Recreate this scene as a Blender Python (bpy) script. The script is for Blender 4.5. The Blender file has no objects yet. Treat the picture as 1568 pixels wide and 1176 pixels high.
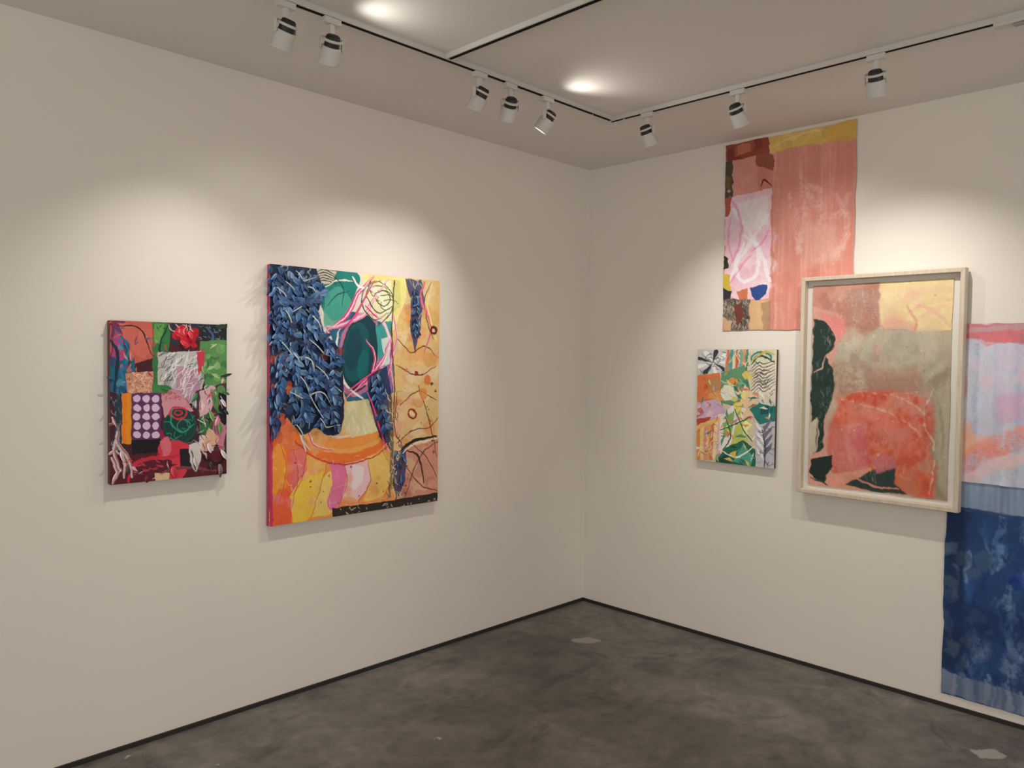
import bpy, math, random
import numpy as np
from mathutils import Vector, Matrix
random.seed(7); rng=np.random.default_rng(11)
scn=bpy.context.scene
scn.view_settings.view_transform='Standard'
scn.view_settings.look='None'
scn.view_settings.exposure=0.0

# ------------------------------------------------------------ helpers
def link(o,parent=None):
    bpy.context.collection.objects.link(o)
    if parent: o.parent=parent
    return o
def lin(c):
    c=np.asarray(c,float)/255.0
    return np.where(c<=0.04045,c/12.92,((c+0.055)/1.055)**2.4)
def empty(name,loc):
    e=bpy.data.objects.new(name,None); e.location=loc; e.empty_display_size=.05
    link(e); return e
def mesh_obj(name,verts,faces,mat=None,parent=None,smooth=False,mi=None):
    m=bpy.data.meshes.new(name); m.from_pydata([tuple(v) for v in verts],[],faces); m.update()
    o=bpy.data.objects.new(name,m)
    if mat:
        for mm in (mat if isinstance(mat,(list,tuple)) else [mat]): m.materials.append(mm)
    if mi is not None: m.polygons.foreach_set('material_index',mi)
    if smooth: m.polygons.foreach_set('use_smooth',[True]*len(m.polygons))
    link(o,parent); return o
def box_data(a,b):
    (x0,y0,z0),(x1,y1,z1)=a,b
    v=[(x0,y0,z0),(x1,y0,z0),(x1,y1,z0),(x0,y1,z0),(x0,y0,z1),(x1,y0,z1),(x1,y1,z1),(x0,y1,z1)]
    f=[(0,3,2,1),(4,5,6,7),(0,1,5,4),(1,2,6,5),(2,3,7,6),(3,0,4,7)]
    return v,f
def box(name,a,b,mat,parent=None,bev=0):
    v,f=box_data(a,b); o=mesh_obj(name,v,f,mat,parent)
    if bev:
        md=o.modifiers.new('bev','BEVEL'); md.width=bev; md.segments=2
    return o

# ------------------------------------------------------------ materials
def newmat(name):
    m=bpy.data.materials.new(name); m.use_nodes=True
    return m,m.node_tree.nodes,m.node_tree.links,m.node_tree.nodes['Principled BSDF']
def plain(name,col,rough=.5,metal=0,noise=.0,emit=0):
    m,N,L,b=newmat(name)
    b.inputs['Base Color'].default_value=(*col,1); b.inputs['Roughness'].default_value=rough; b.inputs['Metallic'].default_value=metal
    if noise:
        t=N.new('ShaderNodeTexCoord'); n=N.new('ShaderNodeTexNoise'); n.inputs['Scale'].default_value=40
        mr=N.new('ShaderNodeMapRange'); mr.inputs['To Min'].default_value=1-noise; mr.inputs['To Max'].default_value=1+noise
        mx=N.new('ShaderNodeVectorMath'); mx.operation='SCALE'; mx.inputs[0].default_value=col
        L.new(t.outputs['Object'],n.inputs['Vector']); L.new(n.outputs['Fac'],mr.inputs['Value']); L.new(mr.outputs[0],mx.inputs['Scale']); L.new(mx.outputs[0],b.inputs['Base Color'])
    if emit:
        b.inputs['Emission Color'].default_value=(1,.95,.86,1); b.inputs['Emission Strength'].default_value=emit
    return m
def wallmat(name,col,bump=.05):
    m,N,L,b=newmat(name); b.inputs['Roughness'].default_value=.85; b.inputs['Specular IOR Level'].default_value=.2
    t=N.new('ShaderNodeTexCoord')
    n=N.new('ShaderNodeTexNoise'); n.inputs['Scale'].default_value=1.3; n.inputs['Detail'].default_value=4
    r=N.new('ShaderNodeValToRGB'); r.color_ramp.elements[0].position=.3; r.color_ramp.elements[1].position=.7
    r.color_ramp.elements[0].color=(*[c*.98 for c in col],1); r.color_ramp.elements[1].color=(*[min(1,c*1.01) for c in col],1)
    n2=N.new('ShaderNodeTexNoise'); n2.inputs['Scale'].default_value=180
    bp=N.new('ShaderNodeBump'); bp.inputs['Strength'].default_value=bump; bp.inputs['Distance'].default_value=.002
    L.new(t.outputs['Object'],n.inputs['Vector']); L.new(n.outputs['Fac'],r.inputs['Fac']); L.new(r.outputs['Color'],b.inputs['Base Color'])
    L.new(t.outputs['Object'],n2.inputs['Vector']); L.new(n2.outputs['Fac'],bp.inputs['Height']); L.new(bp.outputs[0],b.inputs['Normal'])
    return m
WALL=wallmat('wall_paint',(.79,.745,.685)); CEIL=wallmat('ceiling_paint',(.79,.755,.71))
def floormat():
    m,N,L,b=newmat('stained_concrete')
    t=N.new('ShaderNodeTexCoord')
    def noise(s,d,dist=0):
        n=N.new('ShaderNodeTexNoise'); n.inputs['Scale'].default_value=s; n.inputs['Detail'].default_value=d; n.inputs['Distortion'].default_value=dist; n.inputs['Roughness'].default_value=.62
        L.new(t.outputs['Object'],n.inputs['Vector']); return n.outputs['Fac']
    def ramp(src,p0,c0,p1,c1):
        r=N.new('ShaderNodeValToRGB'); e=r.color_ramp.elements; e[0].position=p0;e[0].color=(*c0,1);e[1].position=p1;e[1].color=(*c1,1); L.new(src,r.inputs['Fac']); return r.outputs['Color']
    def mix(f,a,c,mode='MIX'):
        x=N.new('ShaderNodeMix'); x.data_type='RGBA'; x.blend_type=mode
        if isinstance(f,float): x.inputs[0].default_value=f
        else: L.new(f,x.inputs[0])
        for i,s in ((6,a),(7,c)):
            if isinstance(s,tuple): x.inputs[i].default_value=(*s,1)
            else: L.new(s,x.inputs[i])
        return x.outputs[2]
    base=ramp(noise(1.6,8,.6),.33,(.088,.079,.071),.68,(.22,.198,.178))
    fine=ramp(noise(14,8),.3,(.75,.75,.75),.7,(1.22,1.21,1.2))
    c=mix(1.0,base,fine,'MULTIPLY')
    dk=ramp(noise(3.2,3,1.5),.55,(0,0,0),.68,(1,1,1)); 
    c=mix(dk,c,mix(1.0,c,(.66,.65,.64),'MULTIPLY'))
    lt=ramp(noise(2.4,5,2.2),.58,(0,0,0),.74,(1,1,1))
    c=mix(lt,c,mix(1.0,c,(1.35,1.34,1.32),'MULTIPLY'))
    v=N.new('ShaderNodeTexVoronoi'); v.inputs['Scale'].default_value=3.6; v.inputs['Randomness'].default_value=1
    nv=N.new('ShaderNodeVectorMath'); nv.operation='ADD'; n3=N.new('ShaderNodeTexNoise'); n3.inputs['Scale'].default_value=22
    sc=N.new('ShaderNodeVectorMath'); sc.operation='SCALE'; sc.inputs['Scale'].default_value=.06
    L.new(t.outputs['Object'],n3.inputs['Vector']); L.new(n3.outputs['Color'],sc.inputs[0]); L.new(t.outputs['Object'],nv.inputs[0]); L.new(sc.outputs[0],nv.inputs[1]); L.new(nv.outputs[0],v.inputs['Vector'])
    sp=ramp(v.outputs['Distance'],.028,(1,1,1),.045,(0,0,0))
    c=mix(sp,c,(.42,.39,.35))
    def patch(px,py,rx,ry,ang,col,prev):
        mp=N.new('ShaderNodeMapping'); mp.vector_type='TEXTURE'; mp.inputs['Location'].default_value=(px,py,0); mp.inputs['Rotation'].default_value=(0,0,ang); mp.inputs['Scale'].default_value=(rx,ry,1)
        L.new(nv.outputs[0],mp.inputs['Vector']); ln=N.new('ShaderNodeVectorMath'); ln.operation='LENGTH'; L.new(mp.outputs[0],ln.inputs[0])
        k=ramp(ln.outputs['Value'],.85,(1,1,1),1.0,(0,0,0)); return mix(k,prev,col)
    c=patch(-.53,-.46,.085,.045,-.75,(.31,.285,.255),c)
    c=patch(-.33,-2.40,.065,.045,-.75,(.42,.39,.35),c)
    L.new(c,b.inputs['Base Color'])
    rr=N.new('ShaderNodeMapRange'); rr.inputs['To Min'].default_value=.38; rr.inputs['To Max'].default_value=.62; L.new(noise(5,4),rr.inputs['Value']); L.new(rr.outputs[0],b.inputs['Roughness'])
    bp=N.new('ShaderNodeBump'); bp.inputs['Strength'].default_value=.15; bp.inputs['Distance'].default_value=.004; L.new(noise(30,6),bp.inputs['Height']); L.new(bp.outputs[0],b.inputs['Normal'])
    return m
FLOOR=floormat()
def paintmat(name,rough=.55,bump=.25,scale=260):
    m,N,L,b=newmat(name)
    a=N.new('ShaderNodeAttribute'); a.attribute_name='paint'
    t=N.new('ShaderNodeTexCoord'); n=N.new('ShaderNodeTexNoise'); n.inputs['Scale'].default_value=scale; n.inputs['Detail'].default_value=5
    mr=N.new('ShaderNodeMapRange'); mr.inputs['To Min'].default_value=.9; mr.inputs['To Max'].default_value=1.1
    vm=N.new('ShaderNodeVectorMath'); vm.operation='SCALE'
    L.new(t.outputs['Object'],n.inputs['Vector']); L.new(n.outputs['Fac'],mr.inputs['Value']); L.new(a.outputs['Color'],vm.inputs[0]); L.new(mr.outputs[0],vm.inputs['Scale']); L.new(vm.outputs[0],b.inputs['Base Color'])
    b.inputs['Roughness'].default_value=rough; b.inputs['Specular IOR Level'].default_value=.3
    bp=N.new('ShaderNodeBump'); bp.inputs['Strength'].default_value=bump; bp.inputs['Distance'].default_value=.001; L.new(n.outputs['Fac'],bp.inputs['Height']); L.new(bp.outputs[0],b.inputs['Normal'])
    return m
PAINT=paintmat('acrylic_paint'); PAPER=paintmat('painted_paper',.8,.3,120); LEAF=paintmat('cut_paper',.5,.1)
def woodmat():
    m,N,L,b=newmat('pale_maple')
    t=N.new('ShaderNodeTexCoord'); mp=N.new('ShaderNodeMapping'); mp.inputs['Scale'].default_value=(60,60,6)
    n=N.new('ShaderNodeTexNoise'); n.inputs['Scale'].default_value=1.5; n.inputs['Detail'].default_value=6; n.inputs['Distortion'].default_value=.6
    r=N.new('ShaderNodeValToRGB'); r.color_ramp.elements[0].position=.3; r.color_ramp.elements[1].position=.75
    r.color_ramp.elements[0].color=(.54,.45,.34,1); r.color_ramp.elements[1].color=(.68,.59,.48,1)
    L.new(t.outputs['Object'],mp.inputs[0]); L.new(mp.outputs[0],n.inputs['Vector']); L.new(n.outputs['Fac'],r.inputs['Fac']); L.new(r.outputs[0],b.inputs['Base Color']); b.inputs['Roughness'].default_value=.5
    return m
WOOD=woodmat()
WHITE=plain('white_enamel',(.60,.58,.55),.35,0,.03); BLACK=plain('black_plastic',(.012,.012,.012),.5,0,.1)
GREY=plain('grey_metal',(.32,.31,.30),.35,.6,.05); GAPSHADE=plain('base_gap_shade',(.018,.016,.015),.7,0,.3)
MAT=plain('mat_board',(.74,.71,.66),.8,0,.02)
LAMPF=plain('lamp_face_lit',(.9,.9,.9),.3,0,0,14); LAMPD=plain('lamp_face_dim',(.5,.5,.5),.3,0,0,1.5)

# ------------------------------------------------------------ room shell (metres; corner at the origin)
H=2.8
box('wall_left',(-6.5,0,-.1),(.15,.15,H+.1),WALL)
box('wall_right',(0,-6.5,-.1),(.15,0,H+.1),WALL)
box('floor',(-6.5,-6.5,-.1),(0,0,0),FLOOR)
box('ceiling',(-6.5,-6.5,H),(0,0,H+.1),CEIL)
box('shadow_gap_left',(-6.5,-.010,0),(-.010,0,.018),GAPSHADE)  # dark strips: shade of the gap at the wall foot, put in as colour
box('shadow_gap_right',(-.010,-6.5,0),(0,0,.018),GAPSHADE)

# ------------------------------------------------------------ tiny painting rasteriser
def nfield(h,w,sx,sy,seed):
    r=np.random.default_rng(seed); gh=int(h/sy)+3; gw=int(w/sx)+3
    g=r.random((gh,gw)); y=np.arange(h)/sy; x=np.arange(w)/sx
    yi=y.astype(int); xi=x.astype(int); fy=y-yi; fx=x-xi; fy=fy*fy*(3-2*fy); fx=fx*fx*(3-2*fx)
    a=g[yi][:,xi]; b=g[yi][:,xi+1]; c=g[yi+1][:,xi]; d=g[yi+1][:,xi+1]
    fx=fx[None,:]; fy=fy[:,None]
    return ((a*(1-fx)+b*fx)*(1-fy)+(c*(1-fx)+d*fx)*fy)*2-1
def cat(pts,n=7):
    P=[np.array(p,float) for p in pts]
    if len(P)<3: return np.array(P)
    P=[2*P[0]-P[1]]+P+[2*P[-1]-P[-2]]; out=[]
    for i in range(1,len(P)-2):
        a,b,c,d=P[i-1],P[i],P[i+1],P[i+2]
        for k in range(n):
            t=k/n; out.append(.5*((2*b)+(c-a)*t+(2*a-5*b+4*c-d)*t*t+(3*b-a-3*c+d)*t**3))
    out.append(P[-2]); return np.array(out)
class Art:
    """flat artwork; quad = traced corners (TL,TR,BR,BL) of the flat work, rectified to its own w x h"""
    def __init__(s,quad,wm,hm,res,base,seed=1,wob=1.6):
        s.w=int(wm*res); s.h=int(hm*res); s.wm=wm; s.hm=hm
        dst=[(0,0),(s.w,0),(s.w,s.h),(0,s.h)]; A=[];B=[]
        for (x,y),(u,v) in zip(quad,dst):
            A.append([x,y,1,0,0,0,-u*x,-u*y]);B.append(u);A.append([0,0,0,x,y,1,-v*x,-v*y]);B.append(v)
        k=np.linalg.solve(np.array(A,float),np.array(B,float)); s.Hm=np.append(k,1).reshape(3,3)
        s.scale=s.w/((math.dist(quad[0],quad[1])+math.dist(quad[3],quad[2]))/2)
        s.scaley=s.h/((math.dist(quad[0],quad[3])+math.dist(quad[1],quad[2]))/2)
        s.ms=(s.scale*s.scaley)**.5
        s.im=np.ones((s.h,s.w,3))*lin(base); s.ht=np.zeros((s.h,s.w))
        Y,X=np.mgrid[0:s.h,0:s.w]+.5
        s.X=X+wob*nfield(s.h,s.w,14,14,seed)+.5*wob*nfield(s.h,s.w,5,5,seed+1)
        s.Y=Y+wob*nfield(s.h,s.w,14,14,seed+2)+.5*wob*nfield(s.h,s.w,5,5,seed+3)
        s.T=.5*nfield(s.h,s.w,30,30,seed+4)+.3*nfield(s.h,s.w,9,12,seed+5)+.25*nfield(s.h,s.w,3,5,seed+6)
        s.V=.6*nfield(s.h,s.w,4,60,seed+7)+.4*nfield(s.h,s.w,12,90,seed+8)
        s.G=.5*nfield(s.h,s.w,2.2,2.2,seed+9)+.5*nfield(s.h,s.w,6,6,seed+10)
        s.im*=(1+.12*s.T)[...,None]
        s.lv=0
    def soften(s,n):
        for _ in range(n):
            p=np.pad(s.im,((1,1),(1,1),(0,0)),'edge')
            s.im=(p[1:-1,1:-1]*2+p[:-2,1:-1]+p[2:,1:-1]+p[1:-1,:-2]+p[1:-1,2:])/6
    def P(s,pts):
        a=np.array(pts,float).reshape(-1,2); q=np.c_[a,np.ones(len(a))]@s.Hm.T; return q[:,:2]/q[:,2:]
    def put(s,sl,al,col,tex,a,patchy,layer,vert):
        if a<=0: return
        T=s.V[sl] if vert else s.T[sl]
        al=al*a
        if patchy: al=al*np.clip(.5+(s.V[sl] if vert else s.T[sl])*patchy+.6*s.G[sl],0,1)
        c=lin(col)*(1+tex*T+.05*s.G[sl])[...,None]
        s.im[sl]=s.im[sl]*(1-al[...,None])+c*al[...,None]
        if layer:
            s.lv=(s.lv*7+3)%5; s.ht[sl]=np.where(al>.5,.0003+.00025*s.lv,s.ht[sl])
    def bb(s,q,pad):
        x0=int(max(0,q[:,0].min()-pad)); x1=int(min(s.w,q[:,0].max()+pad)+1); y0=int(max(0,q[:,1].min()-pad)); y1=int(min(s.h,q[:,1].max()+pad)+1)
        return (slice(y0,y1),slice(x0,x1)) if x1>x0 and y1>y0 else None
    def poly(s,pts,col,a=1,tex=.15,soft=1.,patchy=0,curve=False,layer=True,vert=False):
        if curve: pts=cat(list(pts)+[pts[0]],5)[:-1]
        q=s.P(pts); sl=s.bb(q,6+soft)
        if sl is None: return
        X=s.X[sl];Y=s.Y[sl]; ins=np.zeros(X.shape,bool); d=np.full(X.shape,1e9)
        for i in range(len(q)):
            x0,y0=q[i];x1,y1=q[(i+1)%len(q)]
            if abs(y1-y0)>1e-9:
                ins^=((Y<y0)!=(Y<y1))&(X<(x1-x0)*(Y-y0)/(y1-y0)+x0)
            dx,dy=x1-x0,y1-y0; L2=dx*dx+dy*dy+1e-9; t=np.clip(((X-x0)*dx+(Y-y0)*dy)/L2,0,1)
            d=np.minimum(d,(X-x0-t*dx)**2+(Y-y0-t*dy)**2)
        sd=np.sqrt(d)*np.where(ins,1,-1); al=np.clip(sd/soft+.5,0,1)
        s.put(sl,al,col,tex,a,patchy,layer,vert)
    def rect(s,x0,y0,x1,y1,col,**k): s.poly([(x0,y0),(x1,y0),(x1,y1),(x0,y1)],col,**k)
    def ell(s,cx,cy,rx,ry,col,rot=0,**k):
        n=20; c,sn=math.cos(rot),math.sin(rot)
        s.poly([(cx+rx*math.cos(t)*c-ry*math.sin(t)*sn,cy+rx*math.cos(t)*sn+ry*math.sin(t)*c) for t in [i*2*math.pi/n for i in range(n)]],col,**k)
    def line(s,pts,wd,col,a=1,taper=.5,tex=.1,patchy=0,soft=1.,layer=False,vert=False):
        c=cat(pts); q=s.P(c); r=wd*s.ms/2; sl=s.bb(q,r+5)
        if sl is None: return
        X=s.X[sl];Y=s.Y[sl]; d=np.full(X.shape,1e9); n=len(q)-1
        for i in range(n):
            x0,y0=q[i];x1,y1=q[i+1]; t0=i/n;t1=(i+1)/n
            dx,dy=x1-x0,y1-y0; L2=dx*dx+dy*dy+1e-9; t=np.clip(((X-x0)*dx+(Y-y0)*dy)/L2,0,1)
            tt=t0+(t1-t0)*t; rr=r*(1-taper*abs(2*tt-1)**2)
            d=np.minimum(d,np.sqrt((X-x0-t*dx)**2+(Y-y0-t*dy)**2)-rr)
        s.put(sl,np.clip(-d/soft+.5,0,1),col,tex,a,patchy,layer,vert)
    def ring(s,cx,cy,rx,ry,wd,col,t0=0,t1=6.3,**k):
        s.line([(cx+rx*math.cos(t),cy+ry*math.sin(t)) for t in np.linspace(t0,t1,10)],wd,col,taper=k.pop('taper',0),**k)
    def scr(s,x0,y0,x1,y1,n,ln,wd,col,ang=0,spread=.5,a=.8,**k):
        for i in range(n):
            x=random.uniform(x0,x1);y=random.uniform(y0,y1);t=ang+random.uniform(-spread,spread);l=ln*random.uniform(.4,1)
            b=random.uniform(-.3,.3)*l
            s.line([(x-l/2*math.cos(t),y-l/2*math.sin(t)),(x-b*math.sin(t),y+b*math.cos(t)),(x+l/2*math.cos(t),y+l/2*math.sin(t))],wd*random.uniform(.6,1.2),col,a=a,**k)
    def blobs(s,x0,y0,x1,y1,n,r,cols,a=.7,**k):
        for i in range(n):
            x=random.uniform(x0,x1);y=random.uniform(y0,y1);rr=r*random.uniform(.4,1)
            m=random.randint(4,7); ph=random.random()*6
            s.poly([(x+rr*random.uniform(.6,1.2)*math.cos(ph+j*6.283/m),y+rr*random.uniform(.6,1.3)*math.sin(ph+j*6.283/m)) for j in range(m)],random.choice(cols),a=a,curve=random.random()<.6,**k)
    def shards(s,x0,y0,x1,y1,n,r,cols,a=.9):
        for i in range(n):
            x=random.uniform(x0,x1);y=random.uniform(y0,y1);rr=r*random.uniform(.5,1.2);t=random.random()*6.28;w=random.uniform(.25,.5)*rr
            c_,s_=math.cos(t),math.sin(t)
            s.poly([(x-rr*c_,y-rr*s_),(x+w*s_,y-w*c_),(x+rr*c_,y+rr*s_),(x-w*.3*s_,y+w*.3*c_)],random.choice(cols),a=a)

def art_mesh(name,A,org,U,Nn,mat,parent=None,wave=0,edge=0,seed=5,gain=1.0,desat=0.0):
    """grid in the plane through org (top-left corner), U = unit direction to the right, Nn = unit normal into the room"""
    h,w=A.h,A.w
    jj,ii=np.meshgrid(np.linspace(0,1,w),np.linspace(0,1,h))
    u=jj*A.wm; v=ii*A.hm
    off=A.ht.copy()
    if wave:
        off+=wave*(.4+.4*nfield(h,w,w/2.3,h/3.1,seed))+.1*wave*(nfield(h,w,60,60,seed+1)+1)
    if edge:
        e1=nfield(h,1,1,40,seed+2)[:,0]+.3*nfield(h,1,1,9,seed+3)[:,0]; e2=nfield(h,1,1,40,seed+4)[:,0]+.3*nfield(h,1,1,9,seed+5)[:,0]
        e3=nfield(1,w,40,1,seed+6)[0]+.3*nfield(1,w,9,1,seed+7)[0]; e4=nfield(1,w,40,1,seed+8)[0]+.3*nfield(1,w,9,1,seed+9)[0]
        u=u+edge*(e1[:,None]*(1-jj)**6+e2[:,None]*jj**6); v=v+edge*(e3[None,:]*(1-ii)**6+e4[None,:]*ii**6)
    O=np.array(org);U=np.array(U,float);Nn=np.array(Nn,float);D=np.array((0,0,-1.))
    co=(O+u[...,None]*U+v[...,None]*D+off[...,None]*Nn).reshape(-1,3)
    idx=np.arange(h*w).reshape(h,w); q=np.stack([idx[:-1,:-1],idx[1:,:-1],idx[1:,1:],idx[:-1,1:]],-1).reshape(-1,4)
    m=bpy.data.meshes.new(name); nf=len(q)
    m.vertices.add(len(co)); m.vertices.foreach_set('co',co.ravel())
    m.loops.add(nf*4); m.loops.foreach_set('vertex_index',q.ravel().astype(np.int32))
    m.polygons.add(nf); m.polygons.foreach_set('loop_start',np.arange(0,nf*4,4,dtype=np.int32)); 
    m.update(calc_edges=True)
    m.polygons.foreach_set('use_smooth',np.ones(nf,bool))
    ca=m.color_attributes.new('paint','FLOAT_COLOR','POINT')
    im=A.im*gain
    if desat: im=im*(1-desat)+desat*im.mean(-1,keepdims=True)
    c=np.clip(im,0.004,.86).reshape(-1,3); ca.data.foreach_set('color',np.c_[c,np.ones(len(c))].ravel().astype(np.float32))
    m.materials.append(mat)
    o=bpy.data.objects.new(name,m); link(o,parent); return o

# cut-paper leaves collected in one mesh
class Leaves:
    def __init__(s): s.v=[];s.f=[];s.c=[]
    def add(s,base,d,side,n,L,Wd,lift,curl,col,tipcol,seg=5,bend=0):
        """base point, d direction along the surface, side, n outward"""
        i0=len(s.v)
        for k in range(seg+1):
            t=k/seg; wdt=Wd*(math.sin(math.pi*min(1,t*.9+.07))**.65)*.5
            p=base+d*(L*t)+n*(lift*t+curl*math.sin(math.pi*t))+side*(bend*L*t*t)
            c=[a*(1-t)+b*t for a,b in zip(col,tipcol)]
            s.v+= [p-side*wdt-n*wdt*.35,p,p+side*wdt-n*wdt*.35]
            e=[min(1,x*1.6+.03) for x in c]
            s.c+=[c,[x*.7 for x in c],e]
        for k in range(seg):
            a=i0+k*3
            s.f+=[(a,a+1,a+4,a+3),(a+1,a+2,a+5,a+4)]
    def build(s,name,parent):
        o=mesh_obj(name,s.v,s.f,LEAF,parent,True)
        ca=o.data.color_attributes.new('paint','FLOAT_COLOR','POINT')
        ca.data.foreach_set('color',np.c_[np.array(s.c),np.ones(len(s.c))].ravel().astype(np.float32))
        return o

# ============================================================ large collage painting (left wall)
B=Art([(414,404),(674,431),(669,767),(411,807)],.976,1.173,430,(226,190,132),21)
a=B
# right-hand column
a.poly([(600,424),(674,431),(672,560),(640,600),(600,600)],(228,192,128))
a.blobs(604,432,670,600,30,17,[(232,198,135),(222,150,80),(236,212,165),(206,140,90),(226,180,100),(230,160,120)],a=.6,soft=4)
a.blobs(604,560,670,690,22,16,[(236,200,160),(230,170,140),(222,145,85),(236,212,175)],a=.6,soft=4)
a.poly([(606,690),(671,672),(669,767),(610,775)],(210,146,124)); a.blobs(612,685,668,755,12,14,[(222,165,138),(190,116,100),(226,186,150)],a=.6,soft=4)
# top centre
a.poly([(478,411),(604,424),(602,500),(560,520),(500,520),(485,470)],(226,220,205))
a.poly([(488,412),(548,418),(545,450),(520,490),(496,478),(487,445)],(24,128,120),curve=True)
a.poly([(497,452),(522,440),(540,470),(520,505),(497,500)],(70,165,148),a=.9,curve=True)
a.poly([(484,412),(516,416),(512,432),(492,438),(484,430)],(206,200,180)); 
for i in range(5): a.line([(486,416+4*i),(500,414+4*i),(516,424+3*i)],1.5,(30,40,40))
a.line([(498,440),(520,430),(540,432)],2,(235,232,215)); a.line([(500,470),(516,452),(536,446)],1.6,(20,60,70)); a.line([(512,424),(526,440),(524,470)],1.6,(12,60,70))
a.poly([(556,420),(624,426),(623,455),(604,505),(580,500),(560,455)],(240,226,145))
a.poly([(560,440),(600,432),(602,480),(572,498)],(244,238,200),a=.8,curve=True)
a.poly([(600,428),(614,430),(612,470),(600,480)],(200,205,120),a=.7)
for i in range(5): a.ring(576+5*i,440+7*i,13,9,1.3,(90,100,70),2.0,6.0)
# around oval
a.poly([(505,505),(540,478),(598,500),(602,600),(570,625),(530,615),(520,560)],(40,100,130))
a.ell(550,543,33,66,(206,120,160),.15,a=.8); a.ell(551,542,28,60,(16,62,76),.15)
a.ell(546,540,20,46,(0,86,92),.12); a.ell(541,535,12,34,(0,66,80),.12,a=.8,soft=5)
a.ell(556,560,9,24,(10,110,112),.1,a=.7,soft=4)
a.poly([(575,500),(600,490),(602,590),(588,600),(580,550)],(60,155,155)); a.poly([(584,520),(600,515),(600,560),(590,570)],(200,225,215)); a.poly([(588,560),(601,556),(600,600),(590,604)],(150,110,160))
a.poly([(530,615),(562,612),(578,660),(540,672),(526,650)],(218,208,160)); a.scr(532,618,570,665,24,16,2,(232,228,200),1.4,.4,a=.6)
# lower warm area: layered petals
a.poly([(411,640),(470,660),(540,670),(600,655),(606,790),(411,807)],(240,150,74))
a.poly([(411,650),(446,640),(452,740),(446,806),(411,807)],(238,112,44),soft=2)
for pts,c,al in (
 ([(414,690),(432,680),(440,720),(430,760),(414,770)],(244,156,60),.9),([(430,740),(446,760),(442,804),(422,806),(414,780)],(230,92,60),.8),
 ([(446,682),(468,690),(466,736),(450,760),(442,720)],(226,112,110),.9),([(444,760),(466,724),(492,702),(496,730),(478,786),(450,804)],(240,196,74),1),
 ([(470,700),(500,690),(504,712),(484,728),(470,722)],(236,170,90),.9),([(476,792),(490,740),(514,716),(516,756),(508,786)],(236,206,110),.95),
 ([(500,700),(526,706),(528,750),(514,782),(500,772),(508,736)],(230,116,164),.95),([(524,702),(562,706),(566,736),(546,766),(524,764),(530,730)],(242,196,206),.95),
 ([(540,712),(556,716),(552,740),(538,748)],(246,226,220),.8),([(560,700),(590,692),(600,720),(584,760),(556,770),(566,736)],(238,198,108),.95),
 ([(584,690),(604,690),(604,770),(588,768),(598,724)],(226,166,92),.9),([(508,786),(530,760),(556,768),(600,758),(604,770),(508,784)],(236,150,90),.9),([(416,640),(450,640),(470,668),(452,690),(424,676)],(220,120,80),.7)):
    a.poly(pts,c,a=al,soft=1.6,curve=True)
a.blobs(416,690,600,780,26,10,[(244,170,80),(240,124,80),(240,206,130),(230,140,160),(242,190,80),(220,90,80)],a=.35,soft=5)
a.line([(452,668),(480,692),(520,702),(560,694),(600,668)],13,(234,118,50),taper=.3); a.line([(466,668),(496,686),(530,690),(570,680),(600,658)],6,(240,170,84),taper=.3); a.line([(452,676),(480,700),(520,711),(566,702),(602,678)],2.4,(200,70,50),taper=.2)
a.poly([(411,600),(417,620),(417,805),(411,807)],(190,40,100),a=.9)
for p in ([(450,690),(456,730),(446,780)],[(500,706),(492,740),(476,790)],[(526,706),(530,740),(514,784)],[(562,706),(566,738),(548,768)],[(430,680),(438,720),(428,770)],[(470,690),(462,730),(448,760)]): a.line(p,1.3,(170,70,50),a=.7,taper=.3)
a.scr(415,690,600,785,26,14,1.1,(245,235,215),.4,1.5,a=.35); a.blobs(420,700,600,770,14,2.2,[(190,60,60),(170,40,80),(110,40,60)],a=.9)
def rib(p,w,c,hl=(248,225,230)):
    a.line(p,w,c,taper=.7); a.line([(x+.8,y-1) for x,y in p],w*.3,hl,taper=.7)
PK=(222,50,126)
rib([(572,424),(548,452),(530,485),(500,508)],7,PK); rib([(596,428),(570,462),(560,480),(520,500),(500,502)],6,(236,140,180))
rib([(560,470),(590,500),(600,540),(590,590)],6,PK); rib([(575,480),(596,520),(580,570),(560,590)],5,(240,190,205),(255,250,250))
rib([(530,610),(552,590),(580,560),(598,520)],5,PK); rib([(520,505),(515,540),(530,590),(556,612)],4,(232,232,225),(255,255,255))
rib([(540,425),(552,440),(575,446),(590,470),(604,500)],4,(242,238,228),(255,255,255)); rib([(560,520),(574,545),(566,580),(550,596)],4,PK)
rib([(604,600),(598,560),(608,520),(602,480)],4,(226,120,170)); rib([(584,430),(560,440),(556,470),(575,490),(598,478)],3,(60,90,70),(240,240,200))
for p in ([(568,430),(562,455),(580,480),(600,470)],[(590,435),(602,455),(598,480),(580,500)],[(575,450),(590,446),(598,458),(588,470),(576,462)]): a.line(p,1.8,(70,80,50),taper=.2)
a.poly([(470,640),(520,650),(528,668),(500,672),(482,700),(470,680)],(220,170,115),a=.6,soft=3)
rib([(478,640),(500,665),(530,668),(550,652)],4,(236,190,150)); rib([(470,650),(480,680),(510,690)],3,(226,90,120)); rib([(456,640),(462,672),(468,692)],3,(206,214,216)); rib([(580,640),(590,670),(600,690)],3,(200,110,90))
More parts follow.
